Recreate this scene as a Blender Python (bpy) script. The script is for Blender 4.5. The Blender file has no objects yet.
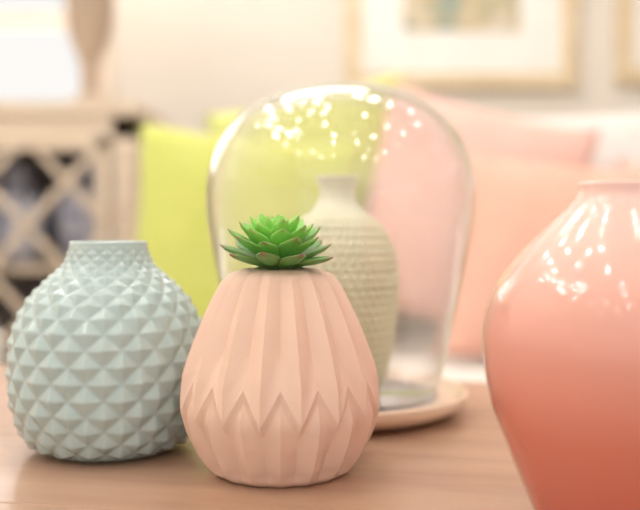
import bpy, bmesh, math, random
from mathutils import Vector, Matrix
random.seed(4)
sc=bpy.context.scene
TAB=0.50   # table height
CAMZ=TAB+0.17

def lin(c):
    return tuple(((x/255)/12.92 if x/255<=0.04045 else ((x/255+0.055)/1.055)**2.4) for x in c)+(1,)

def mat(name,c,rough=0.5,c2=None,scale=8,bump=0.0,bscale=40,coat=0,sheen=0,stretch=(1,1,1),metal=0,sub=0,spec=0.5):
    m=bpy.data.materials.new(name); m.use_nodes=True
    nt=m.node_tree; b=nt.nodes['Principled BSDF']
    b.inputs['Roughness'].default_value=rough
    b.inputs['Metallic'].default_value=metal
    b.inputs['Coat Weight'].default_value=coat
    b.inputs['Coat Roughness'].default_value=0.05
    b.inputs['Sheen Weight'].default_value=sheen
    b.inputs['Specular IOR Level'].default_value=spec
    if sub:
        b.inputs['Subsurface Weight'].default_value=sub
        b.inputs['Subsurface Scale'].default_value=0.01
    tc=nt.nodes.new('ShaderNodeTexCoord'); mp=nt.nodes.new('ShaderNodeMapping')
    mp.inputs['Scale'].default_value=stretch
    nt.links.new(tc.outputs['Object'],mp.inputs['Vector'])
    n=nt.nodes.new('ShaderNodeTexNoise'); n.inputs['Scale'].default_value=scale; n.inputs['Detail'].default_value=5
    nt.links.new(mp.outputs[0],n.inputs['Vector'])
    r=nt.nodes.new('ShaderNodeValToRGB')
    r.color_ramp.elements[0].position=0.3; r.color_ramp.elements[1].position=0.7
    c2=c2 or tuple(min(255,x*1.04) for x in c)
    r.color_ramp.elements[0].color=lin(c); r.color_ramp.elements[1].color=lin(c2)
    nt.links.new(n.outputs['Fac'],r.inputs[0]); nt.links.new(r.outputs[0],b.inputs['Base Color'])
    if bump:
        n2=nt.nodes.new('ShaderNodeTexNoise'); n2.inputs['Scale'].default_value=bscale
        nt.links.new(mp.outputs[0],n2.inputs['Vector'])
        bp=nt.nodes.new('ShaderNodeBump'); bp.inputs['Strength'].default_value=bump; bp.inputs['Distance'].default_value=0.01
        nt.links.new(n2.outputs['Fac'],bp.inputs['Height']); nt.links.new(bp.outputs[0],b.inputs['Normal'])
    return m

def mkobj(name,verts,faces,m,loc=(0,0,0),rot=(0,0,0),smooth=True,parent=None):
    me=bpy.data.meshes.new(name); me.from_pydata(verts,[],faces); me.update()
    bm=bmesh.new(); bm.from_mesh(me); bmesh.ops.recalc_face_normals(bm,faces=bm.faces[:]); bm.to_mesh(me); bm.free()
    if smooth:
        for p in me.polygons: p.use_smooth=True
    o=bpy.data.objects.new(name,me); bpy.context.collection.objects.link(o)
    o.location=loc; o.rotation_euler=rot
    if m: me.materials.append(m)
    if parent: o.parent=parent
    return o

def empty(name,loc=(0,0,0),rot=(0,0,0)):
    e=bpy.data.objects.new(name,None); bpy.context.collection.objects.link(e); e.location=loc; e.rotation_euler=rot
    e.empty_display_size=0.05
    return e

def boxes(name,lst,m,bev=0.0,segs=3,loc=(0,0,0),rot=(0,0,0),parent=None):
    """lst of (cx,cy,cz,sx,sy,sz[,roty])"""
    bm=bmesh.new()
    for b in lst:
        cx,cy,cz,sx,sy,sz=b[:6]; ry=b[6] if len(b)>6 else 0
        M=Matrix.Translation((cx,cy,cz))@Matrix.Rotation(ry,4,'Y')@Matrix.Diagonal((sx,sy,sz,1))
        bmesh.ops.create_cube(bm,size=1,matrix=M)
    if bev:
        bmesh.ops.bevel(bm,geom=bm.edges[:],offset=bev,segments=segs,affect='EDGES',profile=0.5)
    me=bpy.data.meshes.new(name); bm.to_mesh(me); bm.free()
    if bev>0.01:
        for p in me.polygons: p.use_smooth=True
    o=bpy.data.objects.new(name,me); bpy.context.collection.objects.link(o)
    me.materials.append(m); o.location=loc; o.rotation_euler=rot
    if parent: o.parent=parent
    return o

def interp(prof,n):
    """catmull resample of (r,z) list"""
    P=[Vector(p) for p in prof]; P=[2*P[0]-P[1]]+P+[2*P[-1]-P[-2]]
    out=[]
    for i in range(1,len(P)-2):
        for k in range(n):
            t=k/n; a,b,c,d=P[i-1],P[i],P[i+1],P[i+2]
            out.append(0.5*((2*b)+(c-a)*t+(2*a-5*b+4*c-d)*t*t+(3*b-a-3*c+d)*t**3))
    out.append(P[-2]); return [(max(0,v[0]),v[1]) for v in out]

def lathe(name,prof,m,seg=96,loc=(0,0,0),parent=None,fn=None):
    verts=[];faces=[]
    for (r,z) in prof:
        for j in range(seg):
            a=2*math.pi*j/seg
            rr=r+(fn(a,r,z) if fn else 0)
            verts.append((rr*math.cos(a),rr*math.sin(a),z))
    for i in range(len(prof)-1):
        for j in range(seg):
            k=(j+1)%seg
            faces.append((i*seg+j,i*seg+k,(i+1)*seg+k,(i+1)*seg+j))
    if prof[0][0]>1e-5: faces.append(tuple(range(seg)))
    if prof[-1][0]>1e-5 and len(prof)>2 and prof[-1][0]!=prof[0][0]: faces.append(tuple((len(prof)-1)*seg+j for j in range(seg)))
    return mkobj(name,verts,faces,m,loc,parent=parent)

# ------------------------------------------------------------ room
wall_m=mat('wall_paint',(222,213,202),0.8,(226,218,208),3,0.05,120)
wall_l=mat('cream_paint',(240,234,226),0.8)
floor_m=mat('floor_wood',(200,182,164),0.5,(212,196,178),4,stretch=(1,8,1))
ceil_m=mat('ceiling_paint',(245,241,236),0.9)
trim_m=mat('trim_paint',(240,232,220),0.5)
YB=3.2
boxes('floor',[(0,0.35,-0.05,5.4,6.7,0.1)],floor_m)
boxes('ceiling',[(0,0.35,2.75,5.4,6.7,0.1)],ceil_m)
# back wall with window opening x -2.0..-0.80 , z 1.02..2.2
boxes('wall_back',[(0.95,YB+0.05,1.35,3.5,0.1,2.7),(-2.35,YB+0.05,1.35,0.7,0.1,2.7),
  (-1.4,YB+0.05,0.51,1.2,0.1,1.02),(-1.4,YB+0.05,2.45,1.2,0.1,0.5)],wall_m)
boxes('wall_left',[(-2.75,0.35,1.35,0.1,6.7,2.7)],wall_l)
boxes('wall_right',[(2.75,0.35,1.35,0.1,6.7,2.7)],wall_l)
boxes('baseboard_back',[(0,YB-0.008,0.07,5.3,0.016,0.14)],trim_m)
frame_beige=mat('window_frame_paint',(232,216,198),0.5)
w=empty('window_1',(-1.4,YB,1.61))
boxes('casing',[(-0.63,-0.01,0,0.06,0.03,1.3),(0.63,-0.01,0,0.06,0.03,1.3),(0,-0.01,0.62,1.32,0.03,0.06),(0,-0.02,-0.61,1.4,0.06,0.05)],frame_beige,0.004,parent=w)
boxes('mullions',[(0,0.05,-0.20,1.2,0.03,0.05),(0,0.05,0.2,1.2,0.03,0.03),(0,0.05,0,0.035,0.03,1.18)],frame_beige,0.003,parent=w)

# ------------------------------------------------------------ downlights
lamp_e=bpy.data.materials.new('lamp_glow'); lamp_e.use_nodes=True
nt=lamp_e.node_tree; nt.nodes.clear(); e=nt.nodes.new('ShaderNodeEmission'); o=nt.nodes.new('ShaderNodeOutputMaterial')
e.inputs[0].default_value=(1,0.975,0.94,1); e.inputs[1].default_value=138; nt.links.new(e.outputs[0],o.inputs[0])
dl=empty('ceiling_downlights',(0,0,2.7))
bm=bmesh.new(); bm2=bmesh.new()
pts=[]
for gx in (-1.7,-1.0,-0.35,0.35,1.0,1.7):
    for gy in (-2.0,-1.1,-0.3,0.5,1.5):
        pts.append((gx+random.uniform(-.18,.18),gy+random.uniform(-.25,.25)))
for i in range(22):   # denser track of lamps over the left half of the display
    pts.append((random.uniform(-1.9,-0.2),random.uniform(-0.2,2.4)))
for i in range(4):
    pts.append((random.uniform(0.2,1.9),random.uniform(1.7,2.4)))
for (x,y) in pts:
    bmesh.ops.create_uvsphere(bm,u_segments=12,v_segments=8,radius=0.026,matrix=Matrix.Translation((x,y,-0.05)))
    bmesh.ops.create_cone(bm2,segments=24,radius1=0.065,radius2=0.05,depth=0.05,cap_ends=False,matrix=Matrix.Translation((x,y,-0.025)))
for nm,b,mm in (('bulbs',bm,lamp_e),('housings',bm2,trim_m)):
    me=bpy.data.meshes.new(nm); b.to_mesh(me); b.free(); ob=bpy.data.objects.new(nm,me); bpy.context.collection.objects.link(ob); me.materials.append(mm); ob.parent=dl
def area(name,loc,size,power,rot=(0,0,0),col=(1,0.98,0.96)):
    l=bpy.data.lights.new(name,'AREA'); l.shape='RECTANGLE'; l.size=size[0]; l.size_y=size[1]; l.energy=power; l.color=col
    ob=bpy.data.objects.new(name,l); bpy.context.collection.objects.link(ob); ob.location=loc; ob.rotation_euler=rot
area('background_fill_light',(-0.2,2.5,2.64),(1.2,0.4),9)  # added fill light to brighten the background, not an actual ceiling fixture
# daylight through the window
area('window_daylight',(-1.4,YB+0.2,1.6),(1.1,1.1),14,(-math.pi/2,0,0),(1,0.97,0.92))

wd=bpy.data.worlds.new('World'); sc.world=wd; wd.use_nodes=True
wd.node_tree.nodes['Background'].inputs[0].default_value=(1,0.975,0.945,1)
wd.node_tree.nodes['Background'].inputs[1].default_value=0.98

# ------------------------------------------------------------ table
wood=mat('table_wood',(164,130,106),0.36,(190,156,133),5,0.015,30,coat=0.15,stretch=(0.9,5,5))
tb=empty('coffee_table',(0,0,0),(0,0,math.radians(-12)))
top=[]
BY=0.975
for i in range(6):
    wdt=BY/6
    top.append((0.0,wdt*(i+0.5),TAB-0.02,1.5,wdt-0.0004,0.04))
boxes('top_planks',top,wood,0.0008,2,parent=tb)
boxes('legs',[(sx*0.68,yy,(TAB-0.04)/2,0.06,0.06,TAB-0.04) for sx in(-1,1) for yy in (0.07,BY-0.07)]+
   [(0,0.07,TAB-0.08,1.3,0.025,0.08),(0,BY-0.07,TAB-0.08,1.3,0.025,0.08)],wood,0.003,parent=tb)

# ------------------------------------------------------------ blue studded vase
blue=mat('celadon_glaze',(176,198,198),0.16,(183,204,203),12,coat=0.5)
prof=interp([(0.044,0),(0.050,0.003),(0.0620,0.014),(0.0700,0.038),(0.0715,0.065),(0.0680,0.092),(0.0590,0.112),(0.0460,0.127),(0.0345,0.138),(0.0300,0.147),(0.0290,0.157)],40)
N=18
rows=[];v=0;acc=[(prof[0][0],prof[0][1],0)]
for i in range(1,len(prof)):
    r0,z0=prof[i-1]; r1,z1=prof[i]; ds=math.hypot(r1-r0,z1-z0); rm=max((r0+r1)/2,0.02)
    v+=ds/(2*math.pi*rm/N)*1.08
    acc.append((r1,z1,v))
S=18; tot=acc[-1][2]; nr=int(tot*S)
vs=[];fs=[];seg=N*S; idx=0
for i in range(nr+1):
    t=tot*i/nr
    while idx<len(acc)-2 and acc[idx+1][2]<t: idx+=1
    a,b=acc[idx],acc[idx+1]; k=(t-a[2])/max(1e-9,b[2]-a[2]); k=min(1,max(0,k))
    r=a[0]+(b[0]-a[0])*k; z=a[1]+(b[1]-a[1])*k
    dr,dz=b[0]-a[0],b[1]-a[1]; L=math.hypot(dr,dz) or 1; nx,nz=dz/L,-dr/L
    fade=min(1,(z-0.001)/0.006); fade=max(0,min(fade,(0.1545-z)/0.006)); cell=2*math.pi*r/N
    tv=i/S
    for j in range(seg):
        u=j/S; aa=(u+tv)%1; bb=(u-tv)%1
        h=1-2*max(abs(aa-.5),abs(bb-.5))
        d=h*cell*0.17*fade
        th=2*math.pi*j/seg
        rr=r+nx*d; vs.append((rr*math.cos(th),rr*math.sin(th),z+nz*d))
for i in range(nr):
    for j in range(seg):
        k=(j+1)%seg; fs.append((i*seg+j,i*seg+k,(i+1)*seg+k,(i+1)*seg+j))
for (r,z) in [(0.0282,0.1578),(0.027,0.1575),(0.0262,0.156),(0.027,0.145),(0.030,0.135),(0.05,0.118),(0.06,0.08),(0.04,0.01)]:
    for j in range(seg):
        th=2*math.pi*j/seg; vs.append((r*math.cos(th),r*math.sin(th),z))
for i in range(nr,nr+8):
    for j in range(seg):
        k=(j+1)%seg; fs.append((i*seg+j,i*seg+k,(i+1)*seg+k,(i+1)*seg+j))
fs.append(tuple(range(seg))); fs.append(tuple((nr+8)*seg+j for j in range(seg)))
mkobj('studded_bud_vase',vs,fs,blue,(-0.1605,0.675,TAB))

# ------------------------------------------------------------ pink origami vase with succulent
pinkm=mat('matte_blush_ceramic',(232,200,181),0.55,(235,205,188),10,0.02,200,sub=0.0,spec=0.35)
pv=empty('succulent_in_origami_vase',(-0.0275,0.613,TAB))
BP=[(0.044,0),(0.0505,0.0035),(0.0575,0.012),(0.0650,0.028),(0.0690,0.042),(0.0690,0.048),(0.0666,0.058),(0.0628,0.072),(0.0575,0.088),(0.0510,0.105),(0.0440,0.1205),(0.0390,0.130),(0.0335,0.1365),(0.0245,0.1400)]
def R(z):
    for i in range(len(BP)-1):
        if BP[i][1]<=z<=BP[i+1][1]:
            k=(z-BP[i][1])/(BP[i+1][1]-BP[i][1]); return BP[i][0]+(BP[i+1][0]-BP[i][0])*k
    return BP[-1][0]
NP=17; C=8; seg=NP*C; zt=0.1400
lo,hi=0.044,0.067
def vpos(ph,i,nl,nu):
    trs=-1+2*(1-2*abs(ph-0.5))      # +1 at high point, -1 at low point
    zz=(lo+hi)/2+trs*(hi-lo)/2
    if i<=nl:
        z=zz*(i/nl); d=zz-z
        g1=min(1,d/0.008); g2=min(1,d/0.022)
        end=min(1,z/0.012+0.2)
        dsp=(-0.0034*g1+(0.0032*trs-0.0003)*g2)*end
    else:
        z=zz+(zt-zz)*(i-nl)/nu; g=min(1,(z-zz)/0.022)
        dsp=(-trs*0.066)*R(z)*g*min(1,max(0,0.35+(0.140-z)/0.010))
    return R(z)+dsp,z
vs=[];fs=[]
nl,nu=30,50
for i in range(nl+nu+1):
    for j in range(seg):
        rb,z=vpos((j/C)%1,i,nl,nu)
        th=2*math.pi*(j+3)/seg
        vs.append((rb*math.cos(th),rb*math.sin(th),z))
nr=nl+nu
for (r,z) in [(0.022,0.1402),(0.0212,0.139),(0.022,0.12)]:
    for j in range(seg):
        th=2*math.pi*(j+3)/seg; vs.append((r*math.cos(th),r*math.sin(th),z))
for i in range(nr+3):
    for j in range(seg):
        k=(j+1)%seg; fs.append((i*seg+j,i*seg+k,(i+1)*seg+k,(i+1)*seg+j))
fs.append(tuple(range(seg))); fs.append(tuple((nr+3)*seg+j for j in range(seg)))
vb=mkobj('vase_body',vs,fs,pinkm,parent=pv)
me=vb.data
for ed in me.edges:
    a,b=ed.vertices
    if a>=(nr+1)*seg or b>=(nr+1)*seg: continue
    ra,rb_=a//seg,b//seg; ja,jb=a%seg,b%seg
    if ja==jb and ja%(C//2)==0: ed.use_edge_sharp=True
    if ra==rb_==nl: ed.use_edge_sharp=True

# succulent
sm=bpy.data.materials.new('succulent_leaf'); sm.use_nodes=True
nt=sm.node_tree; b=nt.nodes['Principled BSDF']; at=nt.nodes.new('ShaderNodeAttribute'); at.attribute_name='Col'
nt.links.new(at.outputs['Color'],b.inputs['Base Color']); b.inputs['Roughness'].default_value=0.38
b.inputs['Subsurface Weight'].default_value=0.15; b.inputs['Subsurface Scale'].default_value=0.004
vs=[];fs=[];cols=[]
def leaf(az,elev,length,width,z0,r0,curl,dark):
    n=14;m=12;base=len(vs); ang=elev; x=r0;z=z0
    for i in range(n+1):
        t=i/n
        w=width*(0.42+0.58*math.sin(min(1,t/0.62)*math.pi/2)) if t<0.62 else width*max(0.0,1-((t-0.62)/0.38)**1.9)
        w=max(w,0.00015)
        th=0.0026*(1-0.55*t)*min(1,w/width*2)+0.00015
        ca,sa=math.cos(ang),math.sin(ang)
        for j in range(m):
            a=2*math.pi*j/m; cx=w*0.5*math.cos(a); cz=th*math.sin(a)
            cz+= (abs(cx)/(width*.5))**2*0.0024   # cupped
            px=x-sa*cz; pz=z+ca*cz
            vs.append((px*math.cos(az)-cx*math.sin(az),px*math.sin(az)+cx*math.cos(az),pz))
            g0=Vector(lin((134,208,86))[:3]); g1=Vector(lin((72,146,72))[:3]); red=Vector(lin((150,78,80))[:3]); yl=Vector(lin((200,238,136))[:3])
            c=g0.lerp(g1,dark)
            c=c.lerp(yl,0.45*(1-t)*(1-dark*.6))
            edge=abs(math.cos(a))**6
            k=max(0,(t-0.84)/0.16)*(0.35+0.6*dark)
            k=max(k,0.30*edge*dark*(t>0.4))
            c=c.lerp(red,min(1,k)); cols.append((c[0],c[1],c[2],1))
        x+=ca*length/n; z+=sa*length/n; ang+=curl/n
    for i in range(n):
        for j in range(m):
            k=(j+1)%m; fs.append((base+i*m+j,base+i*m+k,base+(i+1)*m+k,base+(i+1)*m+j))
    fs.append(tuple(base+j for j in range(m))); fs.append(tuple(base+n*m+j for j in range(m)))
rad=math.radians
for cnt,el,ln,wd_,z0,r0,cu,dk,off in [(10,4,.0395,.0170,.0035,.004,24,.9,0.1),(9,21,.036,.0165,.0065,.003,18,.5,0.42),(8,37,.032,.0155,.0095,.003,16,.2,0.2),(7,53,.0285,.0135,.012,.002,12,.05,0.5),(5,70,.023,.0105,.014,.0015,8,0,0.1),(3,82,.017,.0075,.015,.0008,5,0,.3)]:
    for i in range(cnt):
        leaf(2*math.pi*(i+off)/cnt+random.uniform(-.1,.1),rad(el+random.uniform(-5,5)),ln*random.uniform(.9,1.06),wd_*random.uniform(.92,1.05),z0,r0,rad(cu+random.uniform(-6,6)),dk)
su=mkobj('succulent_rosette',vs,fs,sm,(-0.002,-0.002,0.1405),parent=pv)
ca=su.data.color_attributes.new('Col','FLOAT_COLOR','POINT')
for i,c in enumerate(cols): ca.data[i].color=c
su.rotation_euler=(rad(7),0,0)
stem_m=mat('moss',(70,95,50),0.9,(110,130,70),200,0.5,300)
lathe('stem',[(0.0195,0.128),(0.0195,0.139),(0.012,0.143),(0.006,0.150),(0.001,0.155)],stem_m,32,parent=pv)

# ------------------------------------------------------------ coral vase
coral=bpy.data.materials.new('coral_ombre_glaze'); coral.use_nodes=True
nt=coral.node_tree; b=nt.nodes['Principled BSDF']; tc=nt.nodes.new('ShaderNodeTexCoord'); sp=nt.nodes.new('ShaderNodeSeparateXYZ')
mr=nt.nodes.new('ShaderNodeMapRange'); mr.inputs[2].default_value=0.195; cr=nt.nodes.new('ShaderNodeValToRGB')
nz=nt.nodes.new('ShaderNodeTexNoise'); nz.inputs['Scale'].default_value=14; ad=nt.nodes.new('ShaderNodeMath'); ad.operation='MULTIPLY_ADD'; ad.inputs[1].default_value=0.06
nt.links.new(tc.outputs['Object'],sp.inputs[0]); nt.links.new(sp.outputs['Z'],mr.inputs[0]); nt.links.new(tc.outputs['Object'],nz.inputs['Vector'])
nt.links.new(nz.outputs['Fac'],ad.inputs[0]); nt.links.new(mr.outputs[0],ad.inputs[2]); nt.links.new(ad.outputs[0],cr.inputs[0]); nt.links.new(cr.outputs[0],b.inputs['Base Color'])
E=cr.color_ramp.elements; E[0].position=0.05; E[0].color=lin((204,106,86)); E[1].position=1.0; E[1].color=lin((240,202,192))
k=E.new(0.32); k.color=lin((214,126,107)); k=E.new(0.62); k.color=lin((228,166,151))
b.inputs['Roughness'].default_value=0.14; b.inputs['Coat Weight'].default_value=0.45; b.inputs['Coat Roughness'].default_value=0.04
cp=interp([(0.042,0),(0.0475,0.005),(0.056,0.024),(0.066,0.049),(0.0740,0.0716),(0.0776,0.094),(0.0776,0.113),(0.0715,0.134),(0.058,0.153),(0.0410,0.170),(0.0305,0.180),(0.0262,0.187),(0.0258,0.193)],8)
cp+=[(0.0250,0.1942),(0.0238,0.1940),(0.0230,0.193),(0.0235,0.185),(0.028,0.177),(0.05,0.155),(0.07,0.12),(0.06,0.05),(0.03,0.01)]
lathe('ombre_bottle_vase',cp,coral,128,(0.171,0.50,TAB))

# ------------------------------------------------------------ cloche
DX,DY=0.019,0.81; s=0.964
cl=empty('glass_cloche_on_plate',(DX,DY,TAB))
platem=mat('plate_glaze',(234,208,184),0.3,(240,214,192),8,coat=0.4)
pp=interp([(0.078,0.0),(0.085,0.001),(0.100,0.004),(0.112,0.011),(0.1150,0.018),(0.1150,0.0205)],6)+[(0.1135,0.0215),(0.111,0.0205),(0.107,0.0165),(0.099,0.0150),(0.05,0.0148),(0.0001,0.0148)]
lathe('plate',pp,platem,96,parent=cl)
glass=bpy.data.materials.new('clear_glass'); glass.use_nodes=True
nt=glass.node_tree; nt.nodes.clear(); out=nt.nodes.new('ShaderNodeOutputMaterial'); mx=nt.nodes.new('ShaderNodeMixShader')
tr=nt.nodes.new('ShaderNodeBsdfTransparent'); tr.inputs[0].default_value=(0.99,0.99,0.99,1); gl=nt.nodes.new('ShaderNodeBsdfGlossy'); gl.inputs['Roughness'].default_value=0.025
gl.inputs['Color'].default_value=(0.93,0.96,1,1)
lw=nt.nodes.new('ShaderNodeLayerWeight'); lw.inputs['Blend'].default_value=0.5
pw=nt.nodes.new('ShaderNodeMath'); pw.operation='POWER'; pw.inputs[1].default_value=3.5
ma=nt.nodes.new('ShaderNodeMath'); ma.operation='MULTIPLY_ADD'; ma.inputs[1].default_value=0.75; ma.inputs[2].default_value=0.05
nt.links.new(lw.outputs['Facing'],pw.inputs[0]); nt.links.new(pw.outputs[0],ma.inputs[0]); nt.links.new(ma.outputs[0],mx.inputs[0])
nt.links.new(tr.outputs[0],mx.inputs[1]); nt.links.new(gl.outputs[0],mx.inputs[2]); nt.links.new(mx.outputs[0],out.inputs[0])
gp=[(r*s,z*s) for r,z in [(0.091,0.0165),(0.094,0.03),(0.100,0.055),(0.110,0.10),(0.120,0.15),(0.1262,0.19),(0.1245,0.225),(0.1130,0.256),(0.0930,0.281),(0.0650,0.298),(0.033,0.3065),(0.0001,0.309)]]
g1=interp(gp,8)
inner=[(max(r-0.0022,0.0001),z-0.0022*(z/0.3)**3) for r,z in reversed(g1)]
lathe('glass_dome',g1+inner,glass,128,parent=cl)
lathe('glass_foot_ring',[(0.0860,0.0150),(0.0885,0.0152),(0.0893,0.0172),(0.0885,0.0192),(0.0862,0.0194),(0.0850,0.0172),(0.0860,0.0150)],glass,96,parent=cl)
# ribbed vase inside
celm=mat('cream_sage_glaze',(222,221,188),0.3,(233,231,203),30,coat=0.4)
gpv=interp([(0.036,0),(0.040,0.004),(0.0445,0.020),(0.0500,0.050),(0.0540,0.085),(0.0545,0.110),(0.0500,0.135),(0.0390,0.155),(0.0250,0.168),(0.0175,0.177),(0.0160,0.186),(0.0178,0.194),(0.0195,0.198)],16)
def ribs(a,r,z):
    if z>0.166 or z<0.006: return 0
    f=min(1,(0.166-z)/0.01,(z-0.006)/0.01)*min(1,r/0.05)
    row=math.floor(z/0.0075)
    return f*(0.0024*abs(math.sin(a*20+(row%2)*math.pi/2))-0.0018*(abs(math.sin(math.pi*z/0.0075))<0.40))
gpv+=[(0.0190,0.1995),(0.0175,0.1990),(0.0155,0.190),(0.015,0.18),(0.03,0.15),(0.04,0.05),(0.02,0.006)]
lathe('ribbed_bottle_vase',gpv,celm,320,(DX-0.003,DY+0.006,TAB+0.0152),fn=ribs)

# ------------------------------------------------------------ sofa
fab=mat('sofa_linen',(234,229,225),0.9,(239,234,230),20,0.2,300,sheen=0.3)
legm=mat('dark_wood',(90,65,50),0.5)
sf=empty('sofa',(0,0,0))
boxes('seat_base',[(0.62,1.86,0.19,2.1,0.9,0.18)],fab,0.03,4,parent=sf)
boxes('seat_cushions',[(0.10,1.76,0.345,1.03,0.70,0.13),(1.145,1.76,0.345,1.03,0.70,0.13)],fab,0.04,5,parent=sf)
boxes('backrest',[(0.62,2.23,0.57,2.1,0.20,0.60)],fab,0.06,5,parent=sf)
boxes('arm',[(1.75,1.86,0.36,0.18,0.9,0.5)],fab,0.06,5,parent=sf)
boxes('legs',[(x,y,0.05,0.05,0.05,0.1) for x in(-0.35,1.6) for y in (1.5,2.2)],legm,0.003,parent=sf)
ot=empty('ottoman',(0,0,0))
boxes('cushion',[(-0.98,1.62,0.40,0.66,0.5,0.14)],fab,0.05,5,parent=ot)
boxes('base',[(-0.98,1.62,0.22,0.62,0.46,0.22)],fab,0.02,4,parent=ot)
boxes('legs',[(-0.98+a*0.26,1.62+c*0.18,0.055,0.04,0.04,0.11) for a in(-1,1) for c in(-1,1)],legm,0.003,parent=ot)

def pillow(name,center,w,h,T,rot,m):
    n=28; vs=[];fs=[]
    for side in (1,-1):
        for i in range(n+1):
            for j in range(n+1):
                u=-1+2*i/n; v=-1+2*j/n
                x=u*w/2*(1-0.07*(1-v*v)); z=v*h/2*(1-0.07*(1-u*u))
                d=((1-u**2)*(1-v**2)); d=max(0,d)**0.42
                wr=1+0.03*math.sin(7*u+3*v)*math.cos(5*v-2*u)
                vs.append((x,-side*T/2*d*wr,z))
    q=(n+1)*(n+1)
    for s_ in (0,1):
        for i in range(n):
            for j in range(n):
                a=s_*q+i*(n+1)+j; fs.append((a,a+1,a+n+2,a+n+1))
    me=bpy.data.meshes.new(name); me.from_pydata(vs,[],fs)
    bm=bmesh.new(); bm.from_mesh(me); bmesh.ops.remove_doubles(bm,verts=bm.verts[:],dist=0.0004); bmesh.ops.recalc_face_normals(bm,faces=bm.faces[:]); bm.to_mesh(me); bm.free()
    for p in me.polygons: p.use_smooth=True
    o=bpy.data.objects.new(name,me); bpy.context.collection.objects.link(o); me.materials.append(m)
    o.location=center; o.rotation_euler=[rad(a) for a in rot]
    return o
lime=mat('lime_cotton',(204,211,108),0.9,(211,217,121),15,0.25,250,sheen=0.2)
lime2=mat('pale_lime_cotton',(208,214,128),0.9,(215,220,142),15,0.25,250)
cor=mat('coral_cotton',(236,182,163),0.9,(241,191,173),15,0.25,250)
pk=mat('pink_cotton',(238,194,182),0.9,(242,202,191),15,0.25,250)
wh=mat('white_cotton',(234,228,225),0.9,(240,234,231),15,0.25,250)
pillow('throw_pillow',(-0.150,1.78,0.635),0.46,0.46,0.13,(-12,5,8),lime)
pillow('throw_pillow.001',(0.01,1.98,0.73),0.46,0.50,0.12,(-12,-12,0),lime2)
pillow('throw_pillow.002',(0.31,1.86,0.69),0.46,0.50,0.13,(-14,14,-6),pk)
pillow('throw_pillow.003',(0.47,1.67,0.60),0.46,0.42,0.13,(-20,6,-10),cor)
pillow('throw_pillow.004',(0.62,2.00,0.71),0.50,0.46,0.14,(-12,-3,0),wh)
pillow('throw_pillow.005',(0.86,1.86,0.61),0.48,0.38,0.14,(-14,5,-6),pk)
pillow('throw_pillow.006',(1.0,2.03,0.71),0.46,0.46,0.12,(-10,0,0),wh)

# ------------------------------------------------------------ trellis cabinet
ww=mat('whitewashed_oak',(208,190,168),0.6,(222,206,186),6,0.1,60,stretch=(1,1,8))
dk=mat('cabinet_interior',(150,146,152),0.8,(168,164,168),6)
cb=empty('trellis_cabinet',(-0.495,2.38,0))
W,Dp,H=1.1,0.42,1.0
boxes('carcass',[(-W/2,Dp/2-0.0,H-0.02,W+0.02,Dp+0.02,0.04),(-W/2,Dp/2,H-0.07,W,Dp,0.06),(-W/2,Dp/2,0.16,W,Dp,0.04),
  (-0.03,Dp/2,0.52,0.06,Dp,0.88),(-W+0.03,Dp/2,0.52,0.06,Dp,0.88),(-W/2,Dp/2,0.52,0.05,Dp-0.02,0.80),
  (-0.04,0.04,0.07,0.06,0.06,0.14),(-W+0.04,0.04,0.07,0.06,0.06,0.14),(-0.04,Dp-0.04,0.07,0.06,0.06,0.14),(-W+0.04,Dp-0.04,0.07,0.06,0.06,0.14),
  (-W/2,Dp/2,0.55,W-0.1,Dp-0.06,0.02)],ww,0.003,parent=cb)
boxes('back_panel',[(-W/2,Dp-0.01,0.52,W-0.1,0.015,0.8)],dk,parent=cb)
lat=[]
for cx in (-0.29,-0.81):
    w2,zc,hh=0.44,0.545,0.72
    for sx in (-1,1): lat.append((cx+sx*(w2/2-0.015),0.0,zc,0.035,0.022,hh))
    for sz in (-1,1): lat.append((cx,0.0,zc+sz*(hh/2-0.018),w2,0.022,0.036))
    ch=hh/3
    for r_ in range(3):
        for q in (-1,1):
            c2=cx+q*w2/4; z2=zc+(r_-1)*ch; Ld=math.hypot(w2/2,ch)*0.97; an=math.atan2(ch,w2/2)
            lat.append((c2,0.004,z2,Ld,0.012,0.020,an)); lat.append((c2,-0.004,z2,Ld,0.012,0.020,-an))
boxes('trellis_doors',lat,ww,0.002,2,parent=cb)
jar=mat('porcelain',(232,232,238),0.2,(120,130,170),25,coat=0.5)
for i,(x,z,sc_) in enumerate([(-0.17,0.56,1.3),(-0.38,0.56,1.2),(-0.27,0.18,1.3),(-0.7,0.56,1.2),(-0.9,0.18,1.2)]):
    lathe('jar_%d'%(i+1),[(r*sc_,z+zz*sc_) for r,zz in interp([(0.04,0),(0.06,0.03),(0.075,0.10),(0.065,0.16),(0.035,0.19),(0.035,0.215),(0.03,0.23),(0.0001,0.245)],5)],jar,32,(x,0.2,0),parent=cb)
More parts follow.
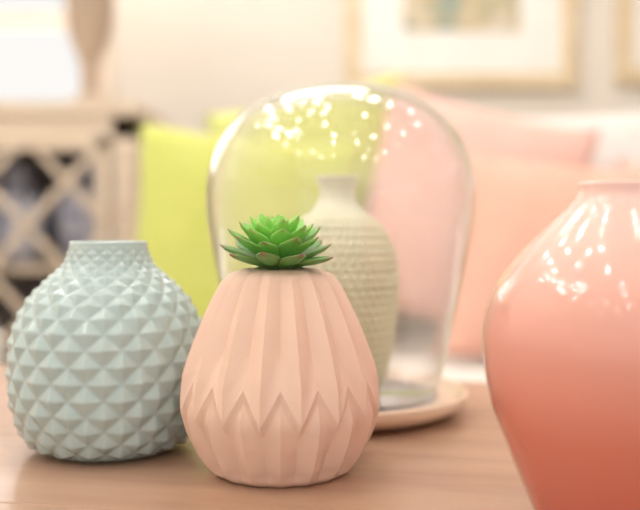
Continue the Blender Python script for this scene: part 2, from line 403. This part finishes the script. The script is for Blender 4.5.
# lamp
lm=empty('table_lamp',(-0.655,2.55,H))
ls=mat('lamp_base_stone',(176,154,134),0.7,(194,174,154),20,0.3,60)
lathe('baluster_base',interp([(0.062,0.0),(0.062,0.02),(0.045,0.03),(0.030,0.045),(0.024,0.07),(0.030,0.10),(0.026,0.115),(0.036,0.15),(0.055,0.20),(0.066,0.26),(0.066,0.31),(0.050,0.345),(0.025,0.365),(0.014,0.39),(0.012,0.46)],6),ls,48,parent=lm)
shm=mat('lamp_shade_linen',(245,238,226),0.9)
lathe('shade',[(0.19,0.40),(0.13,0.66),(0.128,0.66),(0.188,0.40),(0.19,0.40)],shm,48,parent=lm)
boxes('shade_spider',[(0,0,0.45,0.37,0.004,0.004),(0,0,0.45,0.004,0.37,0.004)],legm,parent=lm)

# ------------------------------------------------------------ framed pictures
gold=mat('gilt_frame',(208,186,150),0.4,(224,206,174),10,0.1,60,metal=0.2)
matb=mat('picture_mat',(236,232,226),0.8)
art=mat('watercolour_print',(220,214,206),0.8,(110,148,152),9)
E=[n for n in art.node_tree.nodes if n.type=='VALTORGB'][0].color_ramp.elements
k=E.new(0.5); k.color=lin((196,180,142))
def picture(name,x0,x1,z0,z1,y):
    p=empty(name,((x0+x1)/2,y,(z0+z1)/2)); w_=x1-x0; h_=z1-z0; f=0.055
    boxes('moulding',[(-w_/2+f/2,0,0,f,0.03,h_),(w_/2-f/2,0,0,f,0.03,h_),(0,0,h_/2-f/2,w_-2*f,0.03,f),(0,0,-h_/2+f/2,w_-2*f,0.03,f)],gold,0.004,parent=p)
    boxes('mat_board',[(0,0.006,0,w_-2*f,0.008,h_-2*f)],matb,parent=p)
    boxes('print',[(0,0.0,0.0,w_*0.50,0.004,h_-2*f-0.30)],art,parent=p)
picture('framed_picture',0.09,0.915,1.155,1.90,YB-0.016)
picture('framed_picture.001',1.055,1.70,1.17,1.90,YB-0.016)

# ------------------------------------------------------------ camera
cd=bpy.data.cameras.new('camera'); cam=bpy.data.objects.new('camera',cd); bpy.context.collection.objects.link(cam)
cam.location=(0,0,CAMZ); cam.rotation_euler=(math.radians(90-1.93),0,0)
cd.lens=50; cd.sensor_width=36; cd.clip_start=0.01
cd.dof.use_dof=True; cd.dof.focus_distance=0.58; cd.dof.aperture_fstop=2.9
sc.camera=cam
sc.view_settings.view_transform='Standard'
sc.view_settings.exposure=0.0
